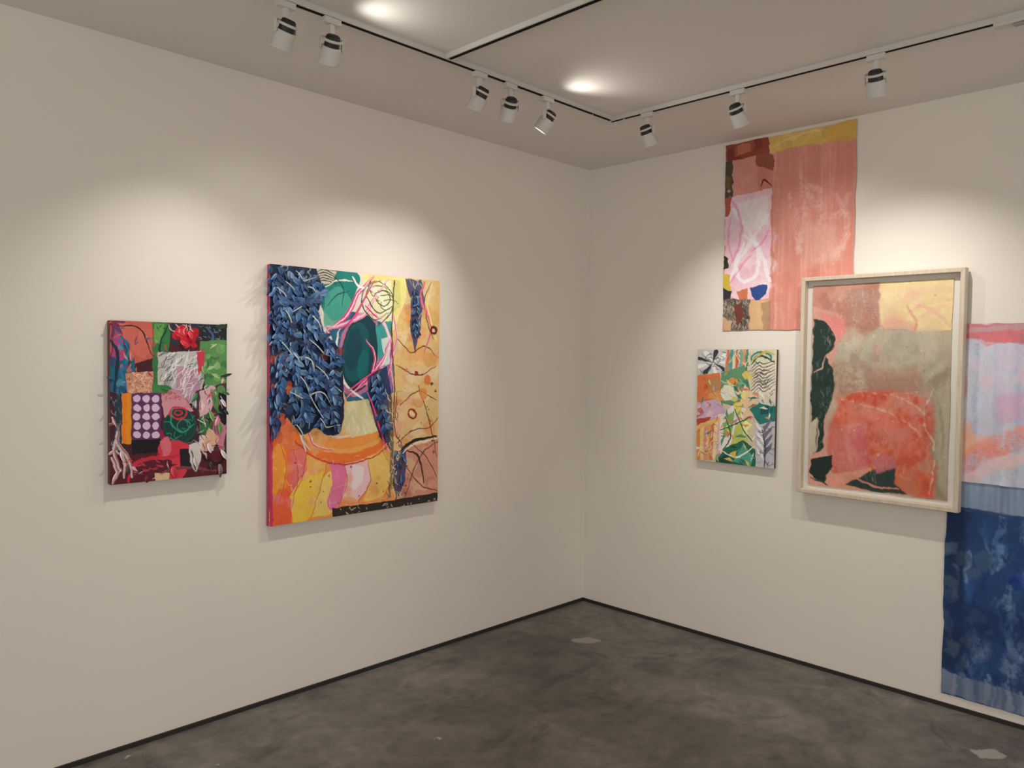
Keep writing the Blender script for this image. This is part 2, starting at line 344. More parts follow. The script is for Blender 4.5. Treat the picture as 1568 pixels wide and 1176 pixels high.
# leaf backing
a.poly([(414,404),(484,411),(494,440),(488,480),(496,508),(520,535),(526,580),(526,640),(520,664),(500,668),(484,655),(462,668),(440,640),(412,670)],(18,36,66))
a.blobs(416,408,488,520,30,8,[(28,60,90),(40,90,110),(14,24,44),(24,50,90)],a=.8); a.blobs(440,530,520,650,30,8,[(28,60,90),(30,60,110),(14,24,44),(120,60,70)],a=.8)
a.poly([(412,520),(440,530),(436,600),(424,660),(412,668)],(64,60,90)); a.blobs(414,520,446,680,24,10,[(205,95,60),(225,130,80),(35,60,100),(180,60,80)],a=.8)
a.scr(416,410,488,500,40,20,1.6,(150,176,190),1.7,.8,a=.8); a.scr(440,500,522,650,50,20,1.6,(150,176,190),1.7,.8,a=.8)
a.poly([(562,575),(592,560),(600,610),(598,690),(580,668),(566,620)],(20,45,90),a=.9)
a.poly([(620,428),(646,430),(650,460),(644,500),(636,542),(628,505),(630,460)],(34,60,106),a=.9); a.scr(622,430,646,500,16,16,1.5,(170,180,170),1.7,.8)
a.poly([(604,690),(622,690),(620,735),(608,762),(600,740)],(45,60,110),a=.9)
# right column drawing lines
for p in ([(660,434),(650,460),(656,500),(664,520)],[(606,560),(640,575),(668,560)],[(612,620),(640,600),(668,612)],[(608,600),(604,660),(616,690),(606,760)],[(606,680),(630,660),(655,655),(670,640)],[(620,760),(632,720),(650,690),(670,676)],[(612,700),(640,740),(668,752)],[(630,680),(652,700),(668,730)],[(640,590),(655,640),(668,700)],[(608,520),(630,540),(650,530),(668,545)]):
    a.line(p,1.7,(110,55,40),taper=.4)
a.line([(604,700),(632,676),(668,668)],5,(45,30,30)); a.line([(606,703),(634,680),(668,672)],1.8,(240,230,215)); a.line([(622,690),(640,700),(648,740)],3,(60,36,34))
a.line([(650,432),(645,460),(660,500),(650,540)],4,(226,110,140)); a.line([(662,436),(655,470),(668,520)],3,(236,225,160))
a.ell(664,506,6,7,(110,35,25)); a.ell(664,506,2.5,3,(226,200,160)); a.ring(631,634,6,7,3,(150,40,30)); a.ell(631,634,3,3,(236,215,170)); a.ell(654,582,5,8,(224,128,60)); a.ell(637,572,3,4,(150,60,40)); a.ell(648,604,6,9,(226,140,70),a=.8)
a.blobs(604,560,668,760,18,2.5,[(150,60,40),(60,40,40),(226,110,90)],a=.9)
a.line([(604,430),(600,520),(604,600),(600,690),(606,770)],2,(90,60,50),taper=0)
a.line([(596,610),(600,680),(596,760)],6,(110,104,84),a=.8); a.scr(590,600,614,770,40,14,1.4,(232,222,190),1.4,.6); a.scr(590,620,616,760,20,14,1.4,(50,60,80),1.4,.6)
a.poly([(508,778),(600,766),(669,754),(669,768),(508,796)],(48,40,36)); a.scr(512,764,668,790,46,5,1.4,(200,190,170),0,1.5,a=.8)
B_e=empty('large_collage_painting',(-1.76,-.01,1.4))
def put_child(o,e): o.matrix_parent_inverse=Matrix.Translation(e.location).inverted(); return o
BX0,BX1,BZ1,BZ0=-2.248,-1.272,1.985,.812
put_child(box('stretcher_box',(BX0,-.028,BZ0),(BX1,-.002,BZ1),plain('hot_pink_edge',(.42,.05,.12),.7,0,.4),B_e,.003),B_e)
put_child(art_mesh('painted_face',B,(BX0,-.0290,BZ1),(1,0,0),(0,-1,0),PAINT,B_e),B_e)
def inpoly(x,y,pts):
    r=False
    for i in range(len(pts)):
        (x0,y0),(x1,y1)=pts[i],pts[i-1]
        if (y0>y)!=(y1>y) and x<(x1-x0)*(y-y0)/(y1-y0)+x0: r=not r
    return r
def wpos(A,x,y,org,U):
    q=A.P([(x,y)])[0]; return Vector(org)+Vector(U)*(q[0]/A.w*A.wm)+Vector((0,0,-1))*(q[1]/A.h*A.hm)
BL=[(24,46,86),(36,70,120),(52,98,154),(78,124,172),(30,58,104),(112,148,184),(16,28,54),(44,84,136)]
LV=Leaves(); n_=Vector((0,-1,0)); BO=(BX0,-.032,BZ1)
def leafmass(poly,count,ang0,spread,Lr,liftr,cols=BL):
    xs=[p[0] for p in poly];ys=[p[1] for p in poly];k=0;tries=0
    while k<count and tries<count*20:
        tries+=1
        x=random.uniform(min(xs),max(xs));y=random.uniform(min(ys),max(ys))
        if not inpoly(x,y,poly): continue
        k+=1
        t=ang0+random.uniform(-spread,spread); d=Vector((math.cos(t),0,-math.sin(t))); sd=Vector((-math.sin(t),0,-math.cos(t)))
        c=lin(random.choice(cols)); c2=lin(random.choice(cols)); L=random.uniform(*Lr)
        sd=(sd+n_*random.uniform(-.5,.5)).normalized()
        LV.add(wpos(B,x,y,BO,(1,0,0)),d,sd,n_,L,L*random.uniform(.40,.56),random.uniform(*liftr),.006,c,c2,bend=random.uniform(-.35,.35))
# strands: leaves hang in cascading rows along curving stems
def strand(pts,lift,step=8,L=(.034,.056)):
    q=cat(pts,8); acc=0
    for i in range(1,len(q)):
        acc+=np.linalg.norm(q[i]-q[i-1])
        if acc>step:
            acc=0
            tg=math.atan2(q[i][1]-q[i-1][1],q[i][0]-q[i-1][0])
            for sg in (-1,1):
                t=tg+sg*random.uniform(.3,.8); d=Vector((math.cos(t),0,-math.sin(t))); sd=Vector((-math.sin(t),0,-math.cos(t)))
                sd=(sd+n_*random.uniform(-.4,.4)).normalized(); ll=random.uniform(*L)
                c=lin(random.choice(BL)); c2=lin(random.choice(BL))
                LV.add(wpos(B,q[i][0],q[i][1],BO,(1,0,0))+n_*lift*.5,d,sd,n_,ll,ll*random.uniform(.42,.56),lift*random.uniform(.1,.6),.006,c,c2,bend=random.uniform(-.3,.3))
massA=[(415,405),(480,411),(490,440),(482,480),(492,505),(514,530),(520,580),(518,630),(508,642),(498,644),(484,634),(462,648),(444,622),(440,560),(414,500)]
leafmass(massA,125,1.75,1.0,(.034,.055),(.004,.018))
for p in ([(424,408),(420,440),(428,480),(422,520)],[(438,408),(446,440),(438,480),(450,520)],[(456,410),(462,440),(456,470),(470,500),(466,540)],[(474,412),(482,440),(476,470),(486,500)],[(430,500),(446,540),(452,580),(462,620),(458,645)],
          [(460,500),(476,540),(480,590),(492,630),(488,650)],[(484,506),(502,530),(510,580),(508,630),(512,650)],[(444,460),(466,490),(492,520),(514,550)],[(446,560),(470,580),(496,590),(514,616)],[(420,430),(440,455),(466,462),(486,450)],[(418,500),(430,540),(426,590),(420,640)]): strand(p,.024)
leafmass([(414,405),(421,405),(421,665),(414,668)],24,2.2,.5,(.034,.05),(.02,.045))
leafmass([(412,500),(450,520),(446,640),(424,660),(412,660)],16,1.8,.8,(.03,.05),(.01,.025),BL+[(180,90,60),(60,60,110)])
leafmass([(566,578),(588,568),(594,610),(592,665),(578,652),(569,615)],16,1.6,.5,(.03,.048),(.004,.015)); strand([(580,570),(574,600),(584,630),(589,655)],.014)
leafmass([(626,430),(642,432),(644,470),(638,505),(634,520),(631,490)],6,1.6,.4,(.03,.045),(.003,.010)); strand([(632,434),(638,460),(636,490),(637,512)],.008,9,(.025,.042))
leafmass([(605,690),(618,690),(616,735),(606,745)],10,1.6,.5,(.02,.038),(.004,.012))
def ribbon(LVS,A,pts,org,U,w,c,lift):
    q=cat(pts,5); P=[wpos(A,x,y,org,U)+n_*(lift*(.6+.4*math.sin(i*.7))) for i,(x,y) in enumerate(q)]
    for i,p in enumerate(P):
        t=(P[min(i+1,len(P)-1)]-P[max(i-1,0)]).normalized(); sd=t.cross(n_)
        if i==0: i0=len(LVS.v)
        ww=w*(1-.6*abs(2*i/(len(P)-1)-1)); LVS.v+=[p-sd*ww/2,p+sd*ww/2]; LVS.c+=[c,c]
        if i: a0=i0+2*i; LVS.f.append((a0-2,a0-1,a0+1,a0))
for p in ([(432,430),(450,445),(470,440),(486,455)],[(440,480),(462,470),(480,490),(492,515)],[(424,520),(446,545),(470,550),(480,580)],[(470,520),(492,540),(512,548)],[(440,600),(462,610),(486,600),(505,620)],[(480,560),(500,580),(518,600)],[(455,575),(470,600),(490,640)],[(445,540),(455,560),(448,590)],[(420,440),(436,460),(430,500)],[(450,650),(462,672),(470,690)],[(486,640),(496,654),(516,650)],[(450,415),(462,430),(480,425)],[(430,470),(444,500),(440,530)]):
    ribbon(LV,B,p,BO,(1,0,0),.008,lin((186,198,198)),.030)
for p in ([(560,600),(575,640),(590,690)],[(528,600),(550,585),(585,560)],[(520,505),(545,480),(572,430)]):
    ribbon(LV,B,p,BO,(1,0,0),.011,lin((226,70,140)),.012)
put_child(LV.build('cut_paper_leaves',B_e),B_e)

# ============================================================ small mixed-media collage (left wall, far left)
A_=Art([(168,491),(348,495),(346,727),(170,741)],.466,.636,640,(70,28,42),51)
a=A_
a.poly([(168,491),(235,492),(233,548),(200,560),(168,545)],(202,98,86)); a.poly([(170,492),(190,492),(200,520),(192,560),(170,560)],(120,50,90)); a.poly([(176,505),(192,520),(190,550),(172,560)],(190,70,130),a=.8,curve=True)
a.poly([(180,495),(214,500),(230,530),(218,548),(196,530)],(208,108,92),curve=True); a.line([(180,500),(214,504),(232,545)],2.2,(60,25,30))
a.poly([(168,556),(205,548),(208,580),(186,605),(168,600)],(28,98,128)); a.blobs(170,530,205,600,12,9,[(20,80,120),(210,110,90),(70,150,170),(140,60,100)],a=.85); a.line([(182,520),(196,545),(186,570),(196,600)],5,(40,120,160)); a.line([(168,520),(180,545),(176,600)],5,(15,45,70)); a.line([(176,505),(194,530),(190,560),(202,590)],3,(20,110,140))
a.poly([(192,572),(234,570),(233,602),(196,606)],(206,140,112)); a.scr(195,572,232,602,70,7,1.3,(236,200,180),.6,1.5); a.scr(195,572,232,602,30,6,1.3,(150,80,60),.6,1.5)
a.poly([(232,494),(262,494),(258,530),(262,590),(234,600)],(52,120,66)); a.poly([(236,496),(252,496),(246,520),(234,530)],(100,155,80)); a.line([(258,496),(244,530),(250,570),(238,596)],3,(20,60,40)); a.line([(236,540),(250,560),(240,590)],3,(180,60,70)); a.shards(234,498,262,598,12,7,[(40,100,60),(130,180,110),(200,60,70),(20,70,50)])
a.poly([(258,494),(306,494),(304,520),(262,532)],(40,46,60)); 
for dx,dy,r in ((275,510,11),(288,516,12),(298,508,9),(283,527,9),(296,528,8)): a.blobs(dx-2,dy-2,dx+2,dy+2,3,r,[(200,28,46),(218,50,66),(184,20,40)],a=1)
a.scr(262,500,305,535,24,12,1.4,(120,10,25),0,1.6); a.scr(262,498,305,512,10,14,1.5,(240,190,190),1,1)
a.poly([(304,495),(348,495),(348,520),(318,528),(304,510)],(30,34,40)); a.scr(306,497,346,520,24,8,1.2,(120,140,150),.3,1.2); a.line([(318,500),(326,514),(318,530)],4,(60,90,130))
a.poly([(306,522),(348,518),(348,585),(316,600),(304,560)],(86,140,80)); a.blobs(308,525,346,585,16,9,[(115,168,95),(56,112,68),(140,180,118),(38,84,58)],a=.7,soft=2); a.shards(306,525,346,596,10,8,[(206,60,66),(40,90,56),(170,200,140),(230,200,190)],a=.8)
a.poly([(241,540),(312,536),(312,580),(300,625),(270,600),(240,590)],(188,186,186)); a.scr(244,540,308,590,50,24,1.2,(50,48,52),2.2,.5); a.scr(244,540,308,590,30,24,1.3,(236,236,236),2.2,.5); a.poly([(270,560),(300,565),(305,600),(285,625),(268,600)],(180,122,156),a=.75); a.scr(268,560,306,625,46,28,1.2,(240,235,235),2.1,.4); a.poly([(300,538),(313,536),(312,560),(303,575)],(200,60,80))
a.poly([(245,590),(275,600),(296,630),(250,640)],(210,146,156)); a.poly([(232,588),(262,592),(256,603),(232,603)],(60,130,75)); a.scr(244,600,276,612,24,6,1.4,(190,60,70),0,1.5)
a.poly([(201,603),(246,602),(246,674),(202,674)],(96,48,96))
for r in range(5):
    for c in range(3): a.ell(209.5+14.2*c,611+13.7*r,5.7,5.7,(218,192,222),tex=.05)
a.poly([(187,603),(201,603),(201,680),(187,680)],(232,146,36)); a.poly([(187,603),(194,603),(193,680),(187,680)],(236,116,30),a=.6)
a.poly([(178,600),(187,600),(187,690),(176,690)],(20,70,90))
a.poly([(202,674),(250,672),(250,704),(202,708)],(18,18,24)); a.line([(246,660),(250,690),(235,705)],8,(150,30,70)); 
a.ell(275,653,26,28,(12,70,64)); a.ell(275,653,22,24,(10,56,54),a=.7)
a.ring(272,633,13,9,3,(206,50,66)); a.ring(272,633,6,4,2.2,(206,50,66)); a.ring(280,652,10,9,1.6,(60,140,120))
a.line([(262,626),(262,650),(278,662),(296,650)],2.5,(40,150,120)); a.scr(252,632,298,676,14,16,1.3,(70,160,140),.5,1.2,a=.6)
a.poly([(298,600),(348,585),(347,690),(300,705),(304,650)],(70,50,60)); 
for p,c in (([(305,600),(330,590),(322,630),(306,640)],(210,166,176)),([(322,600),(342,592),(346,630),(328,626)],(92,134,78)),([(304,640),(326,632),(330,662),(308,670)],(58,114,68)),([(326,640),(346,636),(340,690),(326,668)],(200,126,146)),([(304,668),(330,668),(318,700),(304,696)],(226,200,200)),([(318,655),(334,672),(322,690),(308,690)],(218,176,146)),([(334,600),(347,610),(346,650),(336,640)],(24,24,30))): a.poly(p,c,curve=True)
a.shards(300,590,346,700,18,8,[(206,60,70),(60,120,70),(230,205,205),(26,22,28),(150,180,120),(180,110,140)]); a.scr(300,590,346,700,34,16,1.5,(26,22,28),1.2,1.0); a.scr(300,590,346,700,16,14,1.4,(235,220,220),1.2,1.0)
a.poly([(170,696),(346,690),(346,727),(170,741)],(88,24,38))
a.poly([(246,672),(286,680),(290,704),(276,735),(258,732),(262,706),(240,700)],(210,56,76),curve=True); a.poly([(244,676),(256,668),(262,690),(250,700)],(222,110,130),curve=True)
a.line([(196,736),(204,712),(230,702),(262,700),(290,690)],6,(198,44,60)); a.line([(290,712),(310,700),(330,712),(346,700)],6,(40,18,26)); a.line([(240,726),(280,716),(330,722)],5,(120,60,70))
a.rect(274,688,300,714,(30,24,34)); a.poly([(288,682),(302,680),(306,700),(298,724),(290,706)],(210,202,202),curve=True); a.line([(292,690),(298,722)],3,(90,90,100))
for p in ([(172,640),(182,660),(176,690),(186,720)],[(180,690),(192,705),(190,730)],[(172,700),(180,720),(174,738)],[(184,650),(180,676),(196,700),(202,730)]):
    a.line(p,5.5,(222,186,196)); a.line([(x+1.5,y) for x,y in p],2,(150,110,90))
a.poly([(236,724),(258,724),(258,736),(238,738)],(220,190,146)); a.scr(204,700,250,730,16,12,2,(196,60,80),.2,.8); a.scr(172,600,186,700,20,12,1.6,(90,150,170),1.4,.6)
a.rect(178,604,187,660,(50,36,50),a=.6); a.shards(172,690,346,735,16,7,[(206,60,80),(226,190,200),(30,24,34),(120,40,60)],a=.85); a.shards(172,500,232,600,12,7,[(210,110,90),(30,100,140),(140,50,90),(230,150,130)],a=.85)
AX0,AX1,AZ1,AZ0=-2.914,-2.448,1.706,1.070
A_e=empty('small_mixed_media_collage',(-2.68,-.01,1.39))
put_child(box('stretcher_box',(AX0,-.030,AZ0),(AX1,-.002,AZ1),plain('maroon_edge',(.10,.02,.035),.6,0,.4),A_e,.003),A_e)
put_child(art_mesh('painted_face',A_,(AX0,-.0312,AZ1),(1,0,0),(0,-1,0),PAINT,A_e),A_e)
LA=Leaves()
def tab(x,y,ang,L,wd,lift,c1,c2=None):
    t=math.radians(ang); d=Vector((math.cos(t),0,-math.sin(t))); sd=Vector((-math.sin(t),0,-math.cos(t)))
    LA.add(wpos(A_,x,y,(AX0,-.034,AZ1),(1,0,0)),d,sd,n_,L,wd,lift,.004,lin(c1),lin(c2 or c1),bend=random.uniform(-.3,.3))
for v in ((341,502,-35,.030,.02,.0,(30,34,36)),(330,499,-10,.050,.02,.004,(40,60,50)),(338,576,-8,.045,.013,.01,(50,60,50)),(340,600,20,.030,.014,.01,(60,110,60)),(338,612,60,.035,.014,.012,(215,195,195)),(342,628,50,.026,.013,.012,(30,26,30)),(335,648,80,.045,.02,.01,(90,140,80)),(338,690,70,.045,.018,.012,(225,215,210),(190,180,180)),(335,712,80,.055,.02,.008,(150,130,130),(50,40,45)),(322,708,100,.035,.018,.008,(60,30,40)),(334,640,120,.04,.02,.015,(200,140,150)),(318,680,85,.04,.018,.01,(216,190,195)),
 (174,583,190,.030,.013,.01,(30,80,110)),(173,612,160,.022,.010,.01,(20,40,60)),(174,650,190,.022,.012,.01,(150,100,100)),(174,690,150,.024,.012,.01,(200,170,180)),(172,497,200,.016,.012,.0,(150,40,50)),(180,722,120,.04,.014,.012,(206,176,186)),(186,690,100,.04,.014,.015,(210,180,190)),(196,712,100,.035,.014,.012,(60,40,50)),
 (225,728,95,.028,.02,.0,(100,36,46)),(264,715,90,.045,.026,.003,(206,58,76)),(297,700,88,.045,.02,.005,(200,190,190)),(276,520,60,.035,.02,.012,(206,40,58)),(290,505,100,.035,.02,.014,(214,50,64)),(268,508,40,.03,.018,.012,(196,28,46)),(300,602,110,.045,.018,.014,(60,116,70)),(320,630,70,.045,.018,.014,(104,150,86)),(310,560,90,.035,.018,.012,(104,150,86)),(245,592,10,.04,.018,.012,(52,122,66)),(190,520,60,.04,.016,.012,(20,90,130)),(200,540,90,.035,.016,.012,(190,106,96))):
    tab(*v)
put_child(LA.build('cut_paper_shapes',A_e),A_e)

# ============================================================ small canvas (right wall)
C_=Art([(1068,535),(1190,536),(1185,717),(1068,704)],.476,.635,560,(210,196,168),81)
a=C_
a.poly([(1068,535),(1118,536),(1114,578),(1068,576)],(200,202,206))
for t in range(9):
    an=t*.7; a.poly([(1092,556),(1092+24*math.cos(an-.16),556+19*math.sin(an-.16)),(1092+28*math.cos(an),556+22*math.sin(an)),(1092+24*math.cos(an+.16),556+19*math.sin(an+.16))],(54,58,68) if t%2 else (236,236,236))
a.scr(1070,538,1114,574,26,12,1.6,(50,52,60),.6,1.5,a=.7)
a.poly([(1112,536),(1152,536),(1150,590),(1108,590)],(222,180,120))
for i,c in enumerate([(216,116,74),(70,146,146),(230,212,176),(204,90,64),(124,176,166),(225,160,84),(80,120,110),(230,226,212)]): a.poly([(1113+5*i,536),(1117+5*i,536),(1115+5*i+3*math.sin(i*2),585),(1110+5*i,585)],c)
a.scr(1112,538,1150,585,30,18,2,(110,160,155),1.7,.5); a.scr(1112,538,1150,585,16,14,1.6,(236,226,200),1.7,.8)
a.poly([(1146,536),(1190,536),(1189,566),(1146,560)],(216,214,184)); a.ring(1166,550,15,10,3,(60,140,130),2.8,6.6); a.ring(1164,552,9,7,2.5,(100,160,126),2,6); a.line([(1150,560),(1165,546),(1186,556)],2.5,(60,60,60)); a.line([(1150,556),(1170,540),(1186,545)],3,(205,182,80))
a.poly([(1146,562),(1189,564),(1188,612),(1144,606)],(218,210,192)); 
for i in range(9): a.line([(1150,606-5*i),(1162,596-5*i),(1170,601-5.2*i),(1187,590-4.6*i)],1.2+.2*(i%3),(80,74,70),taper=.6)
a.scr(1148,568,1186,606,26,12,1.3,(70,66,64),-.3,.7,a=.7)
a.poly([(1068,576),(1102,572),(1106,600),(1090,618),(1068,618)],(222,116,58)); a.blobs(1070,578,1100,614,8,8,[(230,158,84),(205,74,50),(216,124,120)],a=.8)
a.poly([(1082,584),(1100,578),(1104,596),(1090,604)],(186,138,78)); a.poly([(1068,618),(1096,612),(1112,628),(1104,650),(1068,648)],(200,168,196)); a.blobs(1070,620,1106,646,8,8,[(176,124,170),(222,186,202),(190,90,84)],a=.8); a.poly([(1068,642),(1090,640),(1086,650),(1068,652)],(186,66,56))
a.poly([(1104,572),(1140,560),(1150,600),(1130,625),(1104,618)],(96,150,112)); a.blobs(1104,575,1146,625,16,9,[(226,204,96),(56,120,84),(116,182,146),(226,218,180),(225,150,70)],a=.9); a.ell(1115,603,11,12,(226,230,218)); a.line([(1104,585),(1122,592),(1128,612)],3,(170,205,185))
a.poly([(1140,590),(1160,610),(1150,640),(1130,640)],(230,196,152)); a.blobs(1120,600,1160,640,12,8,[(232,214,130),(225,140,84),(76,154,124),(230,226,212),(206,94,70)],a=.9)
a.poly([(1148,628),(1166,616),(1188,620),(1188,648),(1164,652)],(28,122,114)); a.poly([(1166,624),(1178,622),(1176,636),(1164,636)],(16,86,86)); a.poly([(1146,606),(1188,612),(1188,624),(1166,620)],(214,206,190))
a.poly([(1068,652),(1104,640),(1114,650),(1110,700),(1068,704)],(232,186,104))
for i,c in enumerate([(220,122,64),(236,208,126),(226,136,148),(230,160,78),(214,98,72),(238,216,156),(230,178,182),(222,144,78)]): a.poly([(1069+5.2*i,660-2*i),(1074+5.2*i,656-2*i),(1076+4.6*i,704),(1070+4.6*i,704)],c,a=.85,soft=2)
a.scr(1070,650,1110,700,20,14,1.6,(236,224,190),1.6,.4)
a.poly([(1104,640),(1128,618),(1140,640),(1120,690),(1102,690)],(230,226,216)); a.poly([(1110,640),(1126,630),(1122,666),(1108,672)],(132,182,96)); a.poly([(1124,620),(1138,616),(1134,650)],(232,206,90)); a.poly([(1128,650),(1150,640),(1146,676),(1118,690)],(190,200,96)); a.poly([(1136,640),(1152,652),(1140,668)],(240,234,156))
a.shards(1070,575,1108,700,16,7,[(232,130,70),(240,210,130),(200,160,200),(230,226,210),(206,90,70),(60,140,130)]); a.shards(1104,570,1155,690,44,8,[(236,210,90),(40,140,124),(230,226,210),(120,182,130),(225,140,76),(24,100,90),(216,110,120),(240,236,170)]); a.shards(1148,600,1186,655,10,8,[(40,140,130),(236,230,210),(225,140,80),(20,90,90)])
for p in ([(1112,640),(1120,670),(1108,690)],[(1126,628),(1140,660),(1152,676)],[(1104,660),(1124,652),(1150,640)]): a.line(p,1.8,(16,90,80),taper=.2)
a.poly([(1098,704),(1112,686),(1140,674),(1158,690),(1162,715),(1098,710)],(30,108,78)); a.poly([(1124,706),(1140,680),(1154,700),(1150,714)],(72,160,144)); a.poly([(1100,706),(1116,692),(1122,710)],(16,80,60)); a.line([(1106,690),(1130,700),(1156,684)],2.2,(235,235,220)); a.poly([(1118,695),(1128,690),(1128,702)],(226,182,80)); a.shards(1100,682,1158,712,12,7,[(30,108,78),(90,170,150),(236,232,210),(16,70,60),(226,190,90)])
a.poly([(1156,652),(1188,646),(1186,717),(1158,714)],(190,190,200))
for i in range(8): a.poly([(1170,706-6*i),(1160+(i%2)*20,694-6.5*i),(1158+(i%2)*26,684-6*i),(1168,696-6*i)],(110,112,126) if i%2 else (232,232,236))
a.line([(1170,715),(1172,690),(1168,660)],2.2,(70,70,84)); a.scr(1158,650,1186,712,20,10,1.6,(90,80,110),1.2,1.2)
a.scr(1070,540,1186,710,60,10,1.2,(60,50,50),.8,1.5,a=.45)
CE=empty('small_collage_painting',(-.01,-1.08,1.33))
put_child(box('stretcher_box',(-.022,-1.316,1.012),(-.002,-.840,1.647),plain('brown_edge',(.10,.055,.04),.6,0,.3),CE,.002),CE)
put_child(art_mesh('painted_face',C_,(-.0230,-.840,1.647),(0,-1,0),(-1,0,0),PAINT,CE,desat=.08),CE)

# ============================================================ framed abstract painting (right wall)
D_=Art([(1243,440),(1458,428),(1446,768),(1234,742)],.65,1.015,430,(182,162,142),111,wob=2.2)
a=D_
a.poly([(1243,440),(1346,434),(1344,500),(1300,530),(1243,510)],(192,130,112),soft=6); a.blobs(1248,442,1340,500,18,18,[(200,144,124),(160,112,102),(180,126,114),(208,152,132)],a=.5,soft=8)
a.poly([(1292,446),(1346,438),(1344,530),(1296,545)],(148,120,108),soft=8,patchy=.5,a=.9)
a.poly([(1345,434),(1458,428),(1456,505),(1420,515),(1345,500)],(228,206,156),soft=3); a.blobs(1350,436,1452,505,12,20,[(234,216,164),(222,188,144),(230,208,170)],a=.5,soft=8)
a.line([(1352,500),(1376,470),(1410,448),(1456,444)],14,(228,160,158),a=.6,patchy=.8,soft=6); a.line([(1366,512),(1392,480),(1425,462),(1456,460)],6,(220,130,134),a=.5,patchy=1,soft=4); a.line([(1386,470),(1400,492),(1396,510)],4,(200,90,80),a=.6,soft=2); a.line([(1400,468),(1430,480),(1452,500)],5,(228,160,164),a=.6,soft=3); a.line([(1396,496),(1420,480),(1450,468)],8,(232,176,160),a=.5,soft=5)
a.poly([(1345,498),(1368,485),(1400,500),(1390,520),(1350,530)],(222,156,146),a=.6,soft=8)
a.poly([(1280,530),(1345,505),(1452,512),(1450,590),(1380,592),(1284,575)],(176,170,150),soft=14); a.blobs(1290,515,1448,580,22,22,[(188,184,164),(160,152,134),(198,190,170),(176,154,138)],a=.45,soft=10); a.blobs(1290,520,1345,580,10,12,[(200,146,132),(156,120,108)],a=.5,soft=6)
a.poly([(1262,560),(1300,548),(1316,580),(1400,575),(1425,600),(1420,660),(1400,650),(1290,640),(1270,600)],(150,104,86),soft=12,patchy=.5); a.poly([(1316,572),(1400,560),(1420,600),(1330,606)],(160,112,94),a=.6,soft=12)
a.poly([(1405,590),(1452,560),(1449,765),(1425,765),(1420,680)],(154,138,116),soft=12); a.poly([(1428,600),(1452,580),(1448,764),(1432,740)],(176,168,146),a=.8,soft=10,vert=True); a.line([(1432,610),(1440,680),(1436,760)],4,(104,108,90),a=.6,soft=4,patchy=1)
a.poly([(1244,470),(1290,484),(1272,560),(1264,640),(1268,745),(1236,742)],(206,152,138),soft=3)
# red-orange haze
a.poly([(1282,612),(1318,600),(1392,604),(1424,625),(1420,690),(1390,712),(1310,735),(1272,722),(1266,670)],(204,84,58),curve=True,soft=11)
a.blobs(1280,615,1415,710,40,20,[(210,96,68),(188,72,54),(216,122,94),(200,104,92)],a=.45,soft=9)
a.poly([(1270,650),(1316,650),(1326,720),(1290,735),(1268,710)],(210,128,116),a=.8,soft=9); a.poly([(1296,655),(1320,650),(1328,710),(1304,722)],(198,82,104),a=.5,soft=7); a.poly([(1268,650),(1290,640),(1298,720),(1276,725)],(192,92,80),a=.5,soft=8)
a.poly([(1392,612),(1424,625),(1424,690),(1404,690),(1410,650)],(152,108,88),a=.6,soft=9,patchy=.8)
a.poly([(1352,706),(1420,690),(1430,720),(1424,764),(1352,752)],(202,88,62),soft=8); a.blobs(1356,700,1424,758,12,16,[(208,104,72),(178,76,58),(186,124,98)],a=.6,soft=7)
a.poly([(1290,560),(1420,560),(1430,640),(1300,630)],(176,150,136),a=.3,soft=16,patchy=1.2); a.poly([(1270,600),(1420,600),(1420,720),(1280,720)],(206,160,146),a=.28,soft=14,patchy=1.6)
a.poly([(1244,440),(1440,440),(1440,560),(1280,560)],(196,174,160),a=.25,soft=16,patchy=1.4)
a.soften(3)
a.line([(1286,612),(1330,624),(1390,650),(1420,690)],3.5,(226,176,150),a=.6,patchy=1.4,soft=2); a.line([(1310,600),(1380,612),(1420,640)],3,(220,190,168),a=.5,patchy=1,soft=2)
a.poly([(1244,488),(1260,494),(1272,506),(1280,524),(1272,538),(1262,546),(1272,564),(1277,590),(1270,620),(1260,640),(1258,690),(1238,700),(1241,560)],(36,55,50),soft=2,tex=.3)
a.poly([(1254,480),(1290,490),(1292,512),(1282,524),(1274,508),(1262,496)],(222,138,132),soft=2); a.line([(1264,496),(1278,516),(1276,534),(1264,546)],2.4,(220,150,140)); a.line([(1262,548),(1256,566),(1244,572)],2,(190,160,142)); a.line([(1248,640),(1250,670),(1244,700)],3,(190,170,150),a=.8); a.scr(1242,500,1272,700,40,14,1.1,(120,136,124),1.4,.7,a=.45)
a.poly([(1236,650),(1248,640),(1246,690),(1238,704)],(200,188,168),a=.9,soft=2); a.poly([(1236,700),(1262,686),(1268,720),(1266,745),(1234,742)],(210,154,136),soft=2); a.poly([(1240,704),(1272,696),(1272,714),(1258,740),(1244,730),(1237,724)],(32,46,44)); a.line([(1238,730),(1256,738),(1264,742)],3,(60,60,56))
a.poly([(1262,728),(1330,716),(1345,740),(1340,756),(1264,746)],(212,146,124),soft=3); a.poly([(1290,742),(1330,722),(1370,712),(1366,742),(1385,758),(1330,754)],(44,60,57),soft=2.5); a.poly([(1330,700),(1366,700),(1372,716),(1340,726)],(194,116,120),a=.8,soft=4); a.line([(1300,728),(1330,744),(1372,750)],3,(196,134,118))
a.scr(1265,450,1440,740,260,16,1.0,(222,210,190),1.5,.5,a=.28,patchy=.8); a.scr(1265,520,1430,700,90,16,1.1,(110,86,74),1.4,.6,a=.25,patchy=.8); a.blobs(1270,450,1445,745,36,2.4,[(222,210,188),(140,106,92)],a=.45)
a.scr(1265,440,1345,540,70,12,1.1,(210,192,172),1.5,.3,a=.4)
a.line([(1424,600),(1410,640),(1428,690),(1418,760)],3,(216,204,180),a=.6,patchy=1)
